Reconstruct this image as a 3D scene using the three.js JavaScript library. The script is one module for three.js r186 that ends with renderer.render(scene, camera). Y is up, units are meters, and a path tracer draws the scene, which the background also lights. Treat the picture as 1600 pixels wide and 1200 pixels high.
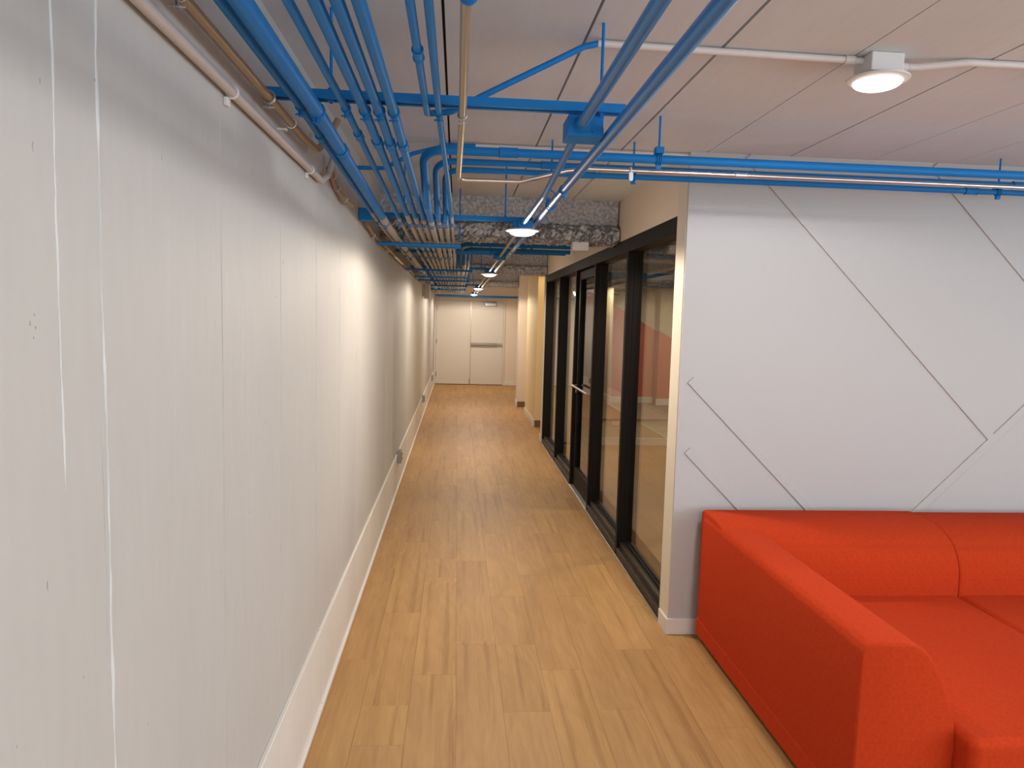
import * as THREE from 'three';
import { RoundedBoxGeometry } from 'three/addons/geometries/RoundedBoxGeometry.js';
import { mergeGeometries, mergeVertices, toCreasedNormals } from 'three/addons/utils/BufferGeometryUtils.js';
import { RectAreaLightUniformsLib } from 'three/addons/lights/RectAreaLightUniformsLib.js';
import { ImprovedNoise } from 'three/addons/math/ImprovedNoise.js';

// ---------------------------------------------------------------- camera, lamps, exposure
RectAreaLightUniformsLib.init();
const scene = new THREE.Scene();
scene.background = new THREE.Color().setRGB(26, 29, 34);             // overcast sky, seen only through the lounge windows
const camera = new THREE.PerspectiveCamera(2 * Math.atan(600 / 1121.04) * 180 / Math.PI, 1600 / 1200, 0.03, 60);
camera.position.set(0, 1.62, 0);
camera.rotation.set(-0.0927294, -0.0776596, 0.0264615, 'YXZ');
const renderer = new THREE.WebGLRenderer({ antialias: true });
renderer.toneMapping = THREE.LinearToneMapping;
renderer.toneMappingExposure = 0.0655;
renderer.shadowMap.enabled = true;
renderer.shadowMap.type = THREE.PCFSoftShadowMap;
const WARM = [1.0, 0.87, 0.72], NEUTRAL = [0.97, 0.98, 1.0];       // lamp colours: corridor, lounge
const CORRIDOR_CD = 88, LOUNGE_CD = 74, ROOM_CD = 112;                // candela of one lamp

const daylight = new THREE.RectAreaLight(new THREE.Color().setRGB(0.78, 0.91, 1.0), 20, 5.1, 2.2);   // sky light entering by the window band behind the viewer
daylight.position.set(2.35, 1.25, 4.17); daylight.lookAt(2.35, 1.25, 0); daylight.name = 'window_daylight'; scene.add(daylight);
const sideDaylight = new THREE.RectAreaLight(new THREE.Color().setRGB(0.78, 0.91, 1.0), 46, 5.4, 1.75);      // and by the side window
sideDaylight.position.set(5.17, 1.5, 0.6); sideDaylight.lookAt(0, 1.5, 0.6); sideDaylight.name = 'side_window_daylight'; scene.add(sideDaylight);

// ---------------------------------------------------------------- helpers
let seedState = 20251;
const rnd = () => { seedState = (seedState * 1664525 + 1013904223) >>> 0; return seedState / 4294967296; };
const rr = (a, b) => a + (b - a) * rnd();
const perlin = new ImprovedNoise();
const noise = (x, y, z = 0) => perlin.noise(x, y, z);
const fbm = (x, y, z = 0, n = 4) => { let s = 0, a = 0.5; for (let i = 0; i < n; i++) { s += a * noise(x, y, z + i * 7.3); x *= 2.03; y *= 2.03; z *= 2.03; a *= 0.5; } return s; };
const clamp = (v, a = 0, b = 1) => Math.min(b, Math.max(a, v));
const names = {};
const numbered = (n) => { const k = names[n] = (names[n] ?? -1) + 1; return k ? `${n}_${String(k).padStart(3, '0')}` : n; };
const V = (x, y, z) => new THREE.Vector3(x, y, z);
const lin = (r, g, b) => new THREE.Color().setRGB(r, g, b);

function boxUV(g) {                                                  // uv in metres from position, by the main axis of the normal
  const p = g.attributes.position, n = g.attributes.normal, uv = new Float32Array(p.count * 2);
  for (let i = 0; i < p.count; i++) {
    const ax = Math.abs(n.getX(i)), ay = Math.abs(n.getY(i)), az = Math.abs(n.getZ(i));
    if (ax >= ay && ax >= az) { uv[2 * i] = p.getZ(i); uv[2 * i + 1] = p.getY(i); }
    else if (ay >= az) { uv[2 * i] = p.getX(i); uv[2 * i + 1] = p.getZ(i); }
    else { uv[2 * i] = p.getX(i); uv[2 * i + 1] = p.getY(i); }
  }
  g.setAttribute('uv', new THREE.BufferAttribute(uv, 2));
  return g;
}
const merge = (list) => mergeGeometries(list.map((g) => { const q = g.index ? g.toNonIndexed() : g; for (const k of Object.keys(q.attributes)) if (!['position', 'normal', 'uv'].includes(k)) q.deleteAttribute(k); return q; }));
function bx(x0, x1, y0, y1, z0, z1) {                                // box between coordinates
  const g = new THREE.BoxGeometry(Math.abs(x1 - x0), Math.abs(y1 - y0), Math.abs(z1 - z0));
  g.translate((x0 + x1) / 2, (y0 + y1) / 2, (z0 + z1) / 2);
  return boxUV(g);
}
function rbx(x0, x1, y0, y1, z0, z1, r, s = 2) {                     // box with rounded edges
  const g = new RoundedBoxGeometry(Math.abs(x1 - x0), Math.abs(y1 - y0), Math.abs(z1 - z0), s, r);
  g.translate((x0 + x1) / 2, (y0 + y1) / 2, (z0 + z1) / 2);
  return boxUV(g);
}
function cyl(r, len, axis, at, r2 = r, seg = 16) {
  const g = new THREE.CylinderGeometry(r2, r, len, seg);
  if (axis === 'z') g.rotateX(Math.PI / 2); else if (axis === 'x') g.rotateZ(Math.PI / 2);
  return g.translate(at[0], at[1], at[2]);
}
function tor(R, r, axis, at, arc = Math.PI * 2, turn = 0, seg = 18) { // ring whose hole looks along axis
  const g = new THREE.TorusGeometry(R, r, 6, seg, arc); g.rotateZ(turn);
  if (axis === 'x') g.rotateY(Math.PI / 2); else if (axis === 'y') g.rotateX(Math.PI / 2);
  return g.translate(at[0], at[1], at[2]);
}
function roundPath(pts, rad, n = 7) {                                // polyline with its corners bent to arcs
  const P = pts.map((p) => V(...p)), out = [P[0]];
  for (let i = 1; i < P.length - 1; i++) {
    const a = P[i - 1].clone().sub(P[i]), b = P[i + 1].clone().sub(P[i]), la = a.length(), lb = b.length();
    const ang = a.angleTo(b);
    if (Math.PI - ang < 0.02) { out.push(P[i]); continue; }
    const t = Math.min(rad / Math.tan(ang / 2), la * 0.48, lb * 0.48);
    const p0 = P[i].clone().addScaledVector(a.normalize(), t), p2 = P[i].clone().addScaledVector(b.normalize(), t);
    for (let k = 0; k <= n; k++) { const s = k / n; out.push(p0.clone().multiplyScalar((1 - s) * (1 - s)).addScaledVector(P[i], 2 * s * (1 - s)).addScaledVector(p2, s * s)); }
  }
  out.push(P[P.length - 1]);
  return out;
}
function sweep(path, r, seg = 14) {                                  // tube with capped ends along points
  const pos = [], nor = [], uv = [], idx = [], n = path.length, T = [];
  for (let i = 0; i < n; i++) T.push(path[Math.min(i + 1, n - 1)].clone().sub(path[Math.max(i - 1, 0)]).normalize());
  let N = Math.abs(T[0].y) < 0.9 ? V(0, 1, 0) : V(1, 0, 0), len = 0;
  N.addScaledVector(T[0], -N.dot(T[0])).normalize();
  for (let i = 0; i < n; i++) {
    if (i) { len += path[i].distanceTo(path[i - 1]); N.addScaledVector(T[i], -N.dot(T[i])).normalize(); }
    const B = T[i].clone().cross(N);
    for (let k = 0; k <= seg; k++) {
      const a = k / seg * Math.PI * 2, d = N.clone().multiplyScalar(Math.cos(a)).addScaledVector(B, Math.sin(a));
      pos.push(path[i].x + d.x * r, path[i].y + d.y * r, path[i].z + d.z * r); nor.push(d.x, d.y, d.z); uv.push(k / seg * 2 * Math.PI * r, len);
      if (i && k) { const q = i * (seg + 1) + k; idx.push(q - seg - 2, q - seg - 1, q, q - seg - 2, q, q - 1); }
    }
  }
  for (const e of [0, n - 1]) {
    const s = pos.length / 3, d = T[e].clone().multiplyScalar(e ? 1 : -1);
    pos.push(...path[e].toArray()); nor.push(d.x, d.y, d.z); uv.push(0, 0);
    for (let k = 0; k <= seg; k++) { const o = (e * (seg + 1) + k) * 3; pos.push(pos[o], pos[o + 1], pos[o + 2]); nor.push(d.x, d.y, d.z); uv.push(0, 0); if (k) e ? idx.push(s, s + k, s + k + 1) : idx.push(s, s + k + 1, s + k); }
  }
  const g = new THREE.BufferGeometry();
  g.setAttribute('position', new THREE.Float32BufferAttribute(pos, 3)); g.setAttribute('normal', new THREE.Float32BufferAttribute(nor, 3)); g.setAttribute('uv', new THREE.Float32BufferAttribute(uv, 2));
  g.setIndex(idx);
  return g.toNonIndexed();
}
function thing(name, label, category, at = [0, 0, 0], group, kind) {
  const o = new THREE.Group(); o.name = numbered(name); o.position.set(...at); scene.add(o);
  o.userData = { label, category }; if (group) o.userData.group = group; if (kind) o.userData.kind = kind;
  return o;
}
function part(name, g, m, parent, label) {                           // g is in world coordinates; stored relative to its parents
  const o = new THREE.Mesh(g, m); o.name = name; o.castShadow = o.receiveShadow = true;
  let p = parent, off = V(0, 0, 0);
  while (p && p !== scene) { off.add(p.position); p = p.parent; }
  if (off.lengthSq()) g.translate(-off.x, -off.y, -off.z);
  if (label) o.userData.label = label;
  (parent ?? scene).add(o);
  return o;
}
function solo(name, g, m, label, category, kind, group) {
  g.computeBoundingBox(); const b = g.boundingBox, c = V((b.min.x + b.max.x) / 2, b.min.y, (b.min.z + b.max.z) / 2);
  g.translate(-c.x, -c.y, -c.z);
  const o = new THREE.Mesh(g, m); o.name = numbered(name); o.position.copy(c); o.castShadow = o.receiveShadow = true; scene.add(o);
  o.userData = { label, category }; if (kind) o.userData.kind = kind; if (group) o.userData.group = group;
  return o;
}
const structure = (name, g, m, label, category) => solo(name, g, m, label, category, 'structure');

// ---------------------------------------------------------------- textures and materials
function dataTex(w, h, f, srgb, rx = 1, ry = 1) {
  const d = new Uint8Array(w * h * 4);
  for (let y = 0; y < h; y++) for (let x = 0; x < w; x++) { const c = f(x / w, y / h, x, y), i = (y * w + x) * 4; d[i] = clamp(c[0]) * 255; d[i + 1] = clamp(c[1]) * 255; d[i + 2] = clamp(c[2]) * 255; d[i + 3] = 255; }
  const t = new THREE.DataTexture(d, w, h); t.wrapS = t.wrapT = THREE.RepeatWrapping; t.magFilter = THREE.LinearFilter; t.minFilter = THREE.LinearMipmapLinearFilter; t.generateMipmaps = true;
  if (srgb) t.colorSpace = THREE.SRGBColorSpace; t.repeat.set(rx, ry); t.needsUpdate = true;
  return t;
}
const tile = (f, p) => (x, y, z, n) => {                              // noise that repeats every p
  const a = x / p, b = y / p, wa = a, wb = b;
  return (f(x, y, z, n) * (1 - wa) + f(x - p, y, z, n) * wa) * (1 - wb) + (f(x, y - p, z, n) * (1 - wa) + f(x - p, y - p, z, n) * wa) * wb;
};
const std = (color, roughness = 0.6, metalness = 0, o = {}) => new THREE.MeshStandardMaterial({ color, roughness, metalness, ...o });
const phys = (color, roughness, o = {}) => new THREE.MeshPhysicalMaterial({ color, roughness, ...o });

// oak laminate: four boards side by side, each with its own grain
const woodTex = dataTex(1024, 2048, (u, v, px, py) => {
  const s = Math.floor(u * 4), w = u * 4 - s, o = s * 31.7;
  const flow = fbm(w * 1.3 + o, v * 5, o, 3) * 1.3;
  const ring = Math.sin((w * 7 + flow * 6 + fbm(w * 2 + o, v * 2.2, 5, 2) * 8) * 2.2);
  const fine = fbm(w * 42 + o, v * 14, 3 + o, 3), pore = fbm(w * 120 + o, v * 30, 9, 2);
  const blotch = fbm(w * 1.9 + o, v * 3.2 + o, 11, 3);
  const streak = Math.pow(clamp(0.5 + fbm(w * 6 + o, v * 1.5, 21 + o, 3) * 1.5), 5);
  const t = 0.5 + 0.055 * ring + 0.26 * fine + 0.14 * pore + 0.36 * blotch - 0.36 * streak;
  return [0.62 + 0.19 * t, 0.452 + 0.188 * t, 0.25 + 0.165 * t];
}, true);
const woodBump = dataTex(512, 512, (u, v) => { const f = 0.5 + 0.5 * fbm(u * 130, v * 16, 2, 2); return [f, f, f]; }, false);
const woodMats = [1, 0.95, 1.04, 0.98].map((k, i) => std(lin(k * 0.94, k * (0.94 - 0.01 * (i % 2)), k * (0.94 - 0.02 * (i % 3))), 0.55, 0, { map: woodTex, bumpMap: woodBump, bumpScale: 0.0003 }));

// brush-painted concrete: relief of vertical strokes, pits and nicks, and a faint unevenness of the paint
const concreteBump = (() => {
  const nicks = Array.from({ length: 70 }, () => [rnd(), rnd(), rr(0.0016, 0.006), rr(0.8, 3.5), rr(-1, 1)]);
  const f1 = tile((x, y, z) => fbm(x, y * 0.14, z, 4), 8);
  return dataTex(1024, 1024, (u, v) => {
    let h = 0.5 + 0.20 * fbm(u * 60, v * 5, 1, 3) + 0.22 * f1(u * 8, v * 8, 4) + 0.10 * fbm(u * 150, v * 90, 6, 2);
    for (const [a, b, r, l, s] of nicks) { const dx = (u - a) / r, dy = (v - b) / (r * l), d = dx * dx + dy * dy; if (d < 4) h += s * 0.45 * Math.exp(-d * 1.5); }
    return [h, h, h];
  }, false, 1 / 2.2, 1 / 2.2);
})();
const concreteMap = (() => {
  const f = tile((x, y, z) => fbm(x, y * 0.3, z, 4), 6);
  return dataTex(512, 512, (u, v) => { const t = 0.955 + 0.05 * f(u * 6, v * 6, 2) + 0.02 * fbm(u * 90, v * 12, 3, 2); return [t, t * 0.995, t * 0.985]; }, true, 1 / 2.2, 1 / 2.2);
})();
const plasterBump = dataTex(512, 512, (u, v) => { const t = 0.5 + 0.35 * fbm(u * 90, v * 90, 1, 3); return [t, t, t]; }, false, 1 / 0.6, 1 / 0.6);
const sprayMap = dataTex(512, 512, (u, v) => { const t = 0.80 + 0.40 * fbm(u * 22, v * 22, 3, 5) + 0.22 * fbm(u * 110, v * 110, 8, 2); return [t, t * 0.985, t * 0.985]; }, true, 1 / 0.5, 1 / 0.5);
const fabricBump = dataTex(256, 256, (u, v, x, y) => { const t = 0.5 + 0.25 * Math.sin(u * Math.PI * 2 * 32) * Math.sin(v * Math.PI * 2 * 32) + 0.3 * noise(u * 80, v * 80, 2); return [t, t, t]; }, false, 1 / 0.05, 1 / 0.05);
const fabricMap = dataTex(256, 256, (u, v) => { const t = 0.93 + 0.12 * noise(u * 60, v * 60, 3) + 0.05 * noise(u * 9, v * 9, 1); return [t, t, t]; }, true, 1 / 0.12, 1 / 0.12);
const paintWear = dataTex(256, 256, (u, v) => { const t = 0.34 + 0.22 * fbm(u * 14, v * 14, 5, 3); return [t, t, t]; }, false, 1 / 0.2, 1 / 0.2);

const M = {
  wallConcrete: std(lin(0.58, 0.57, 0.555), 0.6, 0, { map: concreteMap, bumpMap: concreteBump, bumpScale: 0.0018 }),
  filler: std(lin(0.66, 0.665, 0.66), 0.5),
  wallWhite: std(lin(0.51, 0.50, 0.49), 0.6, 0, { bumpMap: plasterBump, bumpScale: 0.0005 }),
  beige: std(lin(0.80, 0.68, 0.56), 0.6, 0, { bumpMap: plasterBump, bumpScale: 0.0005 }),
  cream: std(lin(0.72, 0.65, 0.54), 0.6, 0, { bumpMap: plasterBump, bumpScale: 0.0005 }),
  yellowCream: std(lin(0.80, 0.63, 0.36), 0.6),
  basePaint: std(lin(0.84, 0.83, 0.80), 0.45, 0, { map: concreteMap, bumpMap: plasterBump, bumpScale: 0.0006 }),
  trimWhite: std(lin(0.76, 0.73, 0.68), 0.4),
  brownBase: std(lin(0.17, 0.105, 0.06), 0.5),
  ceiling: std(lin(0.82, 0.86, 0.91), 0.75, 0, { map: concreteMap, bumpMap: plasterBump, bumpScale: 0.0008 }),
  slab: std(lin(0.10, 0.09, 0.085), 0.9),
  spray: std(lin(0.85, 0.87, 0.93), 1, 0, { map: sprayMap, bumpMap: sprayMap, bumpScale: 0.01 }),
  blue: phys(lin(0.004, 0.19, 0.55), 0.5, { bumpMap: paintWear, bumpScale: 0.0004, specularIntensity: 0.55 }),
  blueGloss: phys(lin(0.004, 0.19, 0.55), 0.4, { bumpMap: paintWear, bumpScale: 0.0003, clearcoat: 0.35, clearcoatRoughness: 0.2 }),
  silver: std(lin(0.72, 0.69, 0.66), 0.28, 1),
  galvanised: std(lin(0.46, 0.45, 0.43), 0.5, 0.35, { bumpMap: paintWear, bumpScale: 0.0003 }),
  wallConduit: std(lin(0.56, 0.51, 0.48), 0.45),
  bareTan: std(lin(0.46, 0.40, 0.31), 0.4, 0.55, { bumpMap: paintWear, bumpScale: 0.0004 }),
  zinc: std(lin(0.60, 0.60, 0.60), 0.38, 0.9),
  tan: std(lin(0.37, 0.28, 0.18), 0.45, 0.5, { bumpMap: paintWear, bumpScale: 0.0004 }),
  whiteConduit: std(lin(0.74, 0.70, 0.68), 0.4),
  whitePlastic: std(lin(0.80, 0.79, 0.78), 0.35),
  blackMetal: phys(lin(0.007, 0.0055, 0.005), 0.6, { specularIntensity: 0.4 }),
  bronzeEdge: std(lin(0.035, 0.027, 0.02), 0.45, 0.3),
  aluminium: std(lin(0.55, 0.53, 0.49), 0.4, 0.9),
  glass: phys(lin(0.95, 0.945, 0.93), 0.0, { transmission: 1, thickness: 0, ior: 1.5 }),
  glassTint: phys(lin(0.34, 0.34, 0.34), 0.0, { transmission: 1, thickness: 0, ior: 1.5 }),
  sofa: phys(lin(0.61, 0.052, 0.011), 0.95, { map: fabricMap, bumpMap: fabricBump, bumpScale: 0.0006, specularIntensity: 0.25 }),
  blackPlastic: std(lin(0.015, 0.014, 0.013), 0.5),
  doorPaint: std(lin(0.72, 0.67, 0.60), 0.45),
  steelGrey: std(lin(0.34, 0.32, 0.29), 0.4, 0.7),
  hardware: std(lin(0.42, 0.37, 0.31), 0.4, 0.6),
  salmon: std(lin(0.62, 0.155, 0.085), 0.6),
  salmonPale: std(lin(0.60, 0.34, 0.26), 0.6),
  roomCream: std(lin(0.62, 0.56, 0.40), 0.6),
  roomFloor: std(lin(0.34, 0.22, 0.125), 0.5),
  platformTop: std(lin(0.26, 0.19, 0.135), 0.55),
  glow: new THREE.MeshStandardMaterial({ color: lin(0.9, 0.88, 0.84), roughness: 0.4, emissive: lin(1, 0.95, 0.88), emissiveIntensity: 60 }),
};

const H = 2.45;                                                      // ceiling
const XL = -0.543, XR = 1.12, ZW = -3.53, ZE = -17.0;                // left wall, right wall, lounge wall, end wall
const XE = 5.2, ZB = 4.2;                                            // lounge: far side and back

// ---------------------------------------------------------------- floor
{
  const floor = thing('floor', 'oak laminate plank floor running down the corridor', 'floor', [0, 0, 0], null, 'structure');
  part('subfloor', bx(XL - 0.2, XE, -0.12, -0.012, ZE - 0.2, ZB), M.slab, floor);
  const W = 0.1955, L = 1.22, x0 = 0.0235, gap = 0.0004, cache = {};
  const plank = (x, z, w, l, s, h) => {                              // top face carries one board of the texture
    const g = bx(x + gap, x + w - gap, -0.012, 0, z + gap, z + l - gap), p = g.attributes.position, uv = g.attributes.uv;
    for (let i = 0; i < p.count; i++) uv.setXY(i, (s + 0.03 + 0.94 * (p.getX(i) - x) / W) / 4, h + (p.getZ(i) - z) / 2.44);
    return g;
  };
  const rest = [[], [], [], []];
  let count = 0;
  for (let c = Math.floor((XL - x0) / W); x0 + c * W < XE; c++) {
    const xa = Math.max(XL, x0 + c * W), xb = Math.min(XE, x0 + (c + 1) * W);
    const shift = c === 1 ? -2.81 : c === 2 ? -3.16 : c === 0 ? -2.2 : -((c * 0.437 + 9) % 1) * L;
    let zs = shift; while (zs < ZB) zs += L;
    const zMin = xa < XR - 0.01 ? ZE : xb <= 1.6 && xa < 1.3 ? ZE : ZW;
    for (let z = zs - L; z > zMin - L; z -= L) {
      const za = Math.max(z, zMin), zb = Math.min(z + L, ZB);
      if (zb - za < 0.01) continue;
      const s = Math.floor(rnd() * 4), h = rnd(), m = Math.floor(rnd() * 4);
      const inView = za < -1.9 && xa < 1.3 && count < 300;
      const g = plank(xa, za, xb - xa, zb - za, s, h);
      if (inView) { part(count ? `plank_${String(count).padStart(3, '0')}` : 'plank', g, woodMats[m], floor); count++; } else rest[m].push(g);
    }
  }
  rest.forEach((l, i) => { if (l.length) part('more_planks', merge(l), woodMats[i], floor).userData.kind = 'stuff'; });
  // floor of the glazed room, same boards seen through the glass
  const room = [];
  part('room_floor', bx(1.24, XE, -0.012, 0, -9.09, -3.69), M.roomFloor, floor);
}

// ---------------------------------------------------------------- ceiling of plank panels with open joints
{
  const ceil = thing('ceiling', 'pale grey ceiling of long panels with thin dark joints', 'ceiling', [0, H, 0], null, 'structure');
  part('slab', bx(XL - 0.2, XE + 0.1, H + 0.035, H + 0.2, ZE - 0.2, ZB + 0.1), M.slab, ceil);
  const edges = [XL - 0.1]; for (let x = -0.056; x < XE; x += 0.4205) edges.push(x); edges.push(XE + 0.05);
  const spans = [[ZB, -3.575], [-3.583, ZE]];
  for (const [za, zb] of spans) for (let i = 0; i + 1 < edges.length; i++) {
    const ga = i === 0 ? 0 : i < 4 ? 0.0045 : 0.003, gb = i + 1 < 4 ? 0.0045 : 0.003, dy = ((i * 7) % 5 - 2) * 0.0004;
    const g = bx(edges[i] + ga, edges[i + 1] - gb, H + dy, H + 0.035, zb, za);
    part('panel', g, M.ceiling, ceil);
  }
}

// ---------------------------------------------------------------- left wall: painted concrete with the ridges of its form boards
{
  const w = thing('wall_left', 'off-white painted concrete wall with vertical form-joint ridges', 'wall', [XL, 0, 0], null, 'structure');
  part('concrete', bx(XL - 0.2, XL, 0, H + 0.03, ZE - 0.2, ZB), M.wallConcrete, w);
  const ridge = (z, ya, yb, wide, high, rough) => {                  // uneven strip of filler proud of the wall
    const n = Math.ceil((yb - ya) / 0.018), pos = [], idx = [];
    for (let i = 0; i <= n; i++) {
      const y = ya + (yb - ya) * i / n, e = Math.min(1, i / 4, (n - i) / 4);
      const ww = wide * (0.12 + 0.88 * clamp(0.42 + rough * (fbm(y * 4, z * 90, 2, 4) * 2.4 + 0.35 * noise(y * 45, z * 30)))) * (0.1 + 0.9 * e), zc = z + 0.006 * rough * fbm(y * 3, z * 50, 7, 3) + 0.0018 * rough * noise(y * 40, z * 20);
      const hh = high * (0.15 + clamp(0.5 + 1.6 * fbm(y * 12, z * 30, 4, 3))) * e;
      pos.push(XL - 0.001, y, zc + ww, XL + hh, y, zc + ww * 0.45, XL + hh * 0.9, y, zc - ww * 0.4, XL - 0.001, y, zc - ww);
      if (i) for (let k = 0; k < 3; k++) { const a = (i - 1) * 4 + k, b = i * 4 + k; idx.push(a, b, a + 1, b, b + 1, a + 1); }
    }
    const g = new THREE.BufferGeometry(); g.setAttribute('position', new THREE.Float32BufferAttribute(pos, 3)); g.setIndex(idx); g.computeVertexNormals();
    part('form_ridge', boxUV(g), wide > 0.003 ? M.filler : M.wallConcrete, w);
  };
  ridge(-1.030, 1.36, 2.42, 0.0034, 0.0022, 1);
  ridge(-1.153, 0.36, 1.62, 0.0050, 0.0026, 1);
  ridge(-1.149, 1.55, 2.42, 0.0058, 0.0028, 1);
  ridge(-1.138, 1.05, 1.45, 0.0020, 0.0012, 1);
  for (const z of [-1.71, -2.265, -2.82]) ridge(z, 0.36, 2.42, 0.0018, 0.0014, 0.6);
  for (const z of [-3.37, -3.93, -5.6, -6.15]) ridge(z, 0.36, 2.3, 0.0014, 0.0012, 0.5);
  for (let i = 0; i < 26; i++) {                                     // small paint lumps
    const z = -rr(0.8, 3.2), y = rr(0.5, 2.0), s = rr(0.0012, 0.003), g = new THREE.SphereGeometry(1, 7, 5);
    g.scale(0.0012, s * rr(1, 3), s).translate(XL, y, z);
    part('paint_lump', boxUV(g), M.wallConcrete, w);
  }
  for (const [y, z, s] of [[1.596, -0.962, 0.0035], [1.59, -0.973, 0.0022], [1.578, -0.968, 0.0018], [1.607, -0.971, 0.0018]]) part('paint_lump', boxUV(new THREE.SphereGeometry(1, 8, 6).scale(0.0014, s, s * 0.8).translate(XL, y, z)), M.wallConcrete, w);
}
{ // tall base panel along the concrete wall
  const b = thing('baseboard_left', 'tall cream base panel with thin cap along the concrete wall', 'baseboard', [XL, 0, 0], null, 'structure');
  const cuts = [ZB, 1.9, -0.42, -2.86, -5.3, -7.74, -10.2, -12.6, -15.0, ZE];
  for (let i = 0; i + 1 < cuts.length; i++) {
    part('base_board', bx(XL, XL + 0.012, 0.012, 0.318 + (i % 2) * 0.002, cuts[i + 1] + 0.001, cuts[i] - 0.001), M.basePaint, b);
    part('cap_strip', rbx(XL, XL + 0.015, 0.3215 + (i % 2) * 0.002, 0.333, cuts[i + 1] + 0.001, cuts[i] - 0.001, 0.003), M.trimWhite, b);
    part('shoe_moulding', rbx(XL + 0.002, XL + 0.026, 0, 0.024, cuts[i + 1] + 0.0005, cuts[i] - 0.0005, 0.007), M.trimWhite, b);
  }
}
[[-6.66, 'grey steel outlet box on the base panel opposite the glass partition'], [-11.33, 'grey steel outlet box on the base panel between the partition and the double door'], [-15.19, 'grey steel outlet box on the base panel closest to the double door']].forEach(([z, label]) => {
  const o = thing('outlet_box', label, 'outlet', [XL + 0.012, 0.245, z], 'outlet boxes along the base panel'), x = XL + 0.0125;
  part('box', rbx(x, x + 0.034, 0.245, 0.36, z - 0.058, z + 0.058, 0.004), M.steelGrey, o);
  const p = part('cover_plate', rbx(x + 0.034, x + 0.0375, 0.249, 0.356, z - 0.054, z + 0.054, 0.0015), M.zinc, o);
  for (const d of [-0.022, 0.022]) part('socket', rbx(x + 0.037, x + 0.0395, 0.303 + d - 0.013, 0.303 + d + 0.013, z - 0.016, z + 0.016, 0.001), M.blackPlastic, p);
});

// ---------------------------------------------------------------- lounge wall (white, with diagonal battens)
{
  const w = thing('wall_front', 'smooth white lounge wall with diagonal battens behind the sofa', 'wall', [1.125, 0, ZW], null, 'structure');
  part('plaster', bx(1.123, XE, 0, H, ZW - 0.012, ZW), M.wallWhite, w);
  const batten = (xa, ya, xb, yb, side) => {                         // edge line a-b; the batten lies to its upper side
    const d = V(xb - xa, yb - ya, 0), len = d.length(), g = rbx(-len / 2, len / 2, -0.021, 0.021, 0, 0.007, 0.0012), n = V(-d.y, d.x, 0).normalize().multiplyScalar(0.021 * side);
    g.rotateZ(Math.atan2(d.y, d.x)).translate((xa + xb) / 2 + n.x, (ya + yb) / 2 + n.y, ZW);
    part('batten', g, M.wallWhite, w);
  };
  batten(1.40, 2.425, 2.79, 1.043, 1);
  batten(2.362, 2.42, 4.2, 0.595, 1);
  batten(1.162, 1.314, 2.36, 0.128, 1);
  batten(1.164, 0.954, 1.98, 0.140, 1);
  batten(2.035, 0.235, 3.9, 2.10, 1);
  part('batten_end', bx(1.40, 1.405, 2.43, 2.435, ZW - 0.001, ZW + 0.004), M.wallWhite, w);
}
structure('baseboard_front', merge([rbx(1.106, XE, 0, 0.084, ZW, ZW + 0.014, 0.003), rbx(1.106, 1.12, 0, 0.084, -3.66, ZW + 0.008, 0.003)]), M.trimWhite, 'white baseboard wrapping the corner beside the glass partition', 'baseboard');
structure('wall_corner', bx(XR, 1.24, 0, H, -3.69, ZW - 0.012), M.cream, 'narrow cream wall end between glass partition and lounge wall', 'wall');
structure('wall_partition', bx(1.24, XE, 0, H, -3.69, ZW - 0.012), M.roomCream, 'back of the lounge wall inside the glazed room', 'wall');
structure('wall_header', bx(XR, 1.24, 2.163, H, -9.25, -3.69), M.beige, 'beige wall strip above the black glass partition', 'wall');
// lounge, beside and behind the camera
structure('wall_right', merge([bx(XE, XE + 0.15, 0, H, ZE, -2.2), bx(XE, XE + 0.15, 0, H, 3.4, ZB), bx(XE, XE + 0.15, 0, 0.6, -2.2, 3.4), bx(XE, XE + 0.15, 2.4, H, -2.2, 3.4)]), M.wallWhite, 'white side wall of the lounge around its side window', 'wall');
{
  const w = thing('window_2', 'white framed side window of the lounge', 'window', [XE + 0.08, 0.6, 0.6], null, 'structure'), a = XE + 0.05, b = XE + 0.11;
  part('frame', merge([bx(a, b, 0.6, 0.64, -2.2, 3.4), bx(a, b, 2.36, 2.4, -2.2, 3.4), bx(a, b, 0.64, 2.36, -2.2, -2.16), bx(a, b, 0.64, 2.36, 3.36, 3.4)]), M.trimWhite, w);
  for (let k = 1; k < 4; k++) part('mullion', bx(a, b, 0.64, 2.36, -2.2 + k * 1.4 - 0.02, -2.2 + k * 1.4 + 0.02), M.trimWhite, w);
  for (let k = 0; k < 4; k++) part('pane', bx(a + 0.028, a + 0.032, 0.64, 2.36, -2.2 + k * 1.4 + (k ? 0.02 : 0.04), -2.2 + (k + 1) * 1.4 - (k < 3 ? 0.02 : 0.04)), M.glass, w);
}
structure('wall_back', merge([bx(XL - 0.2, -0.3, 0, H, ZB, ZB + 0.15), bx(5.0, XE + 0.15, 0, H, ZB, ZB + 0.15), bx(-0.3, 5.0, 0, 0.1, ZB, ZB + 0.15), bx(-0.3, 5.0, 2.4, H, ZB, ZB + 0.15)]), M.wallWhite, 'white back wall of the lounge around its window front', 'wall');
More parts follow.
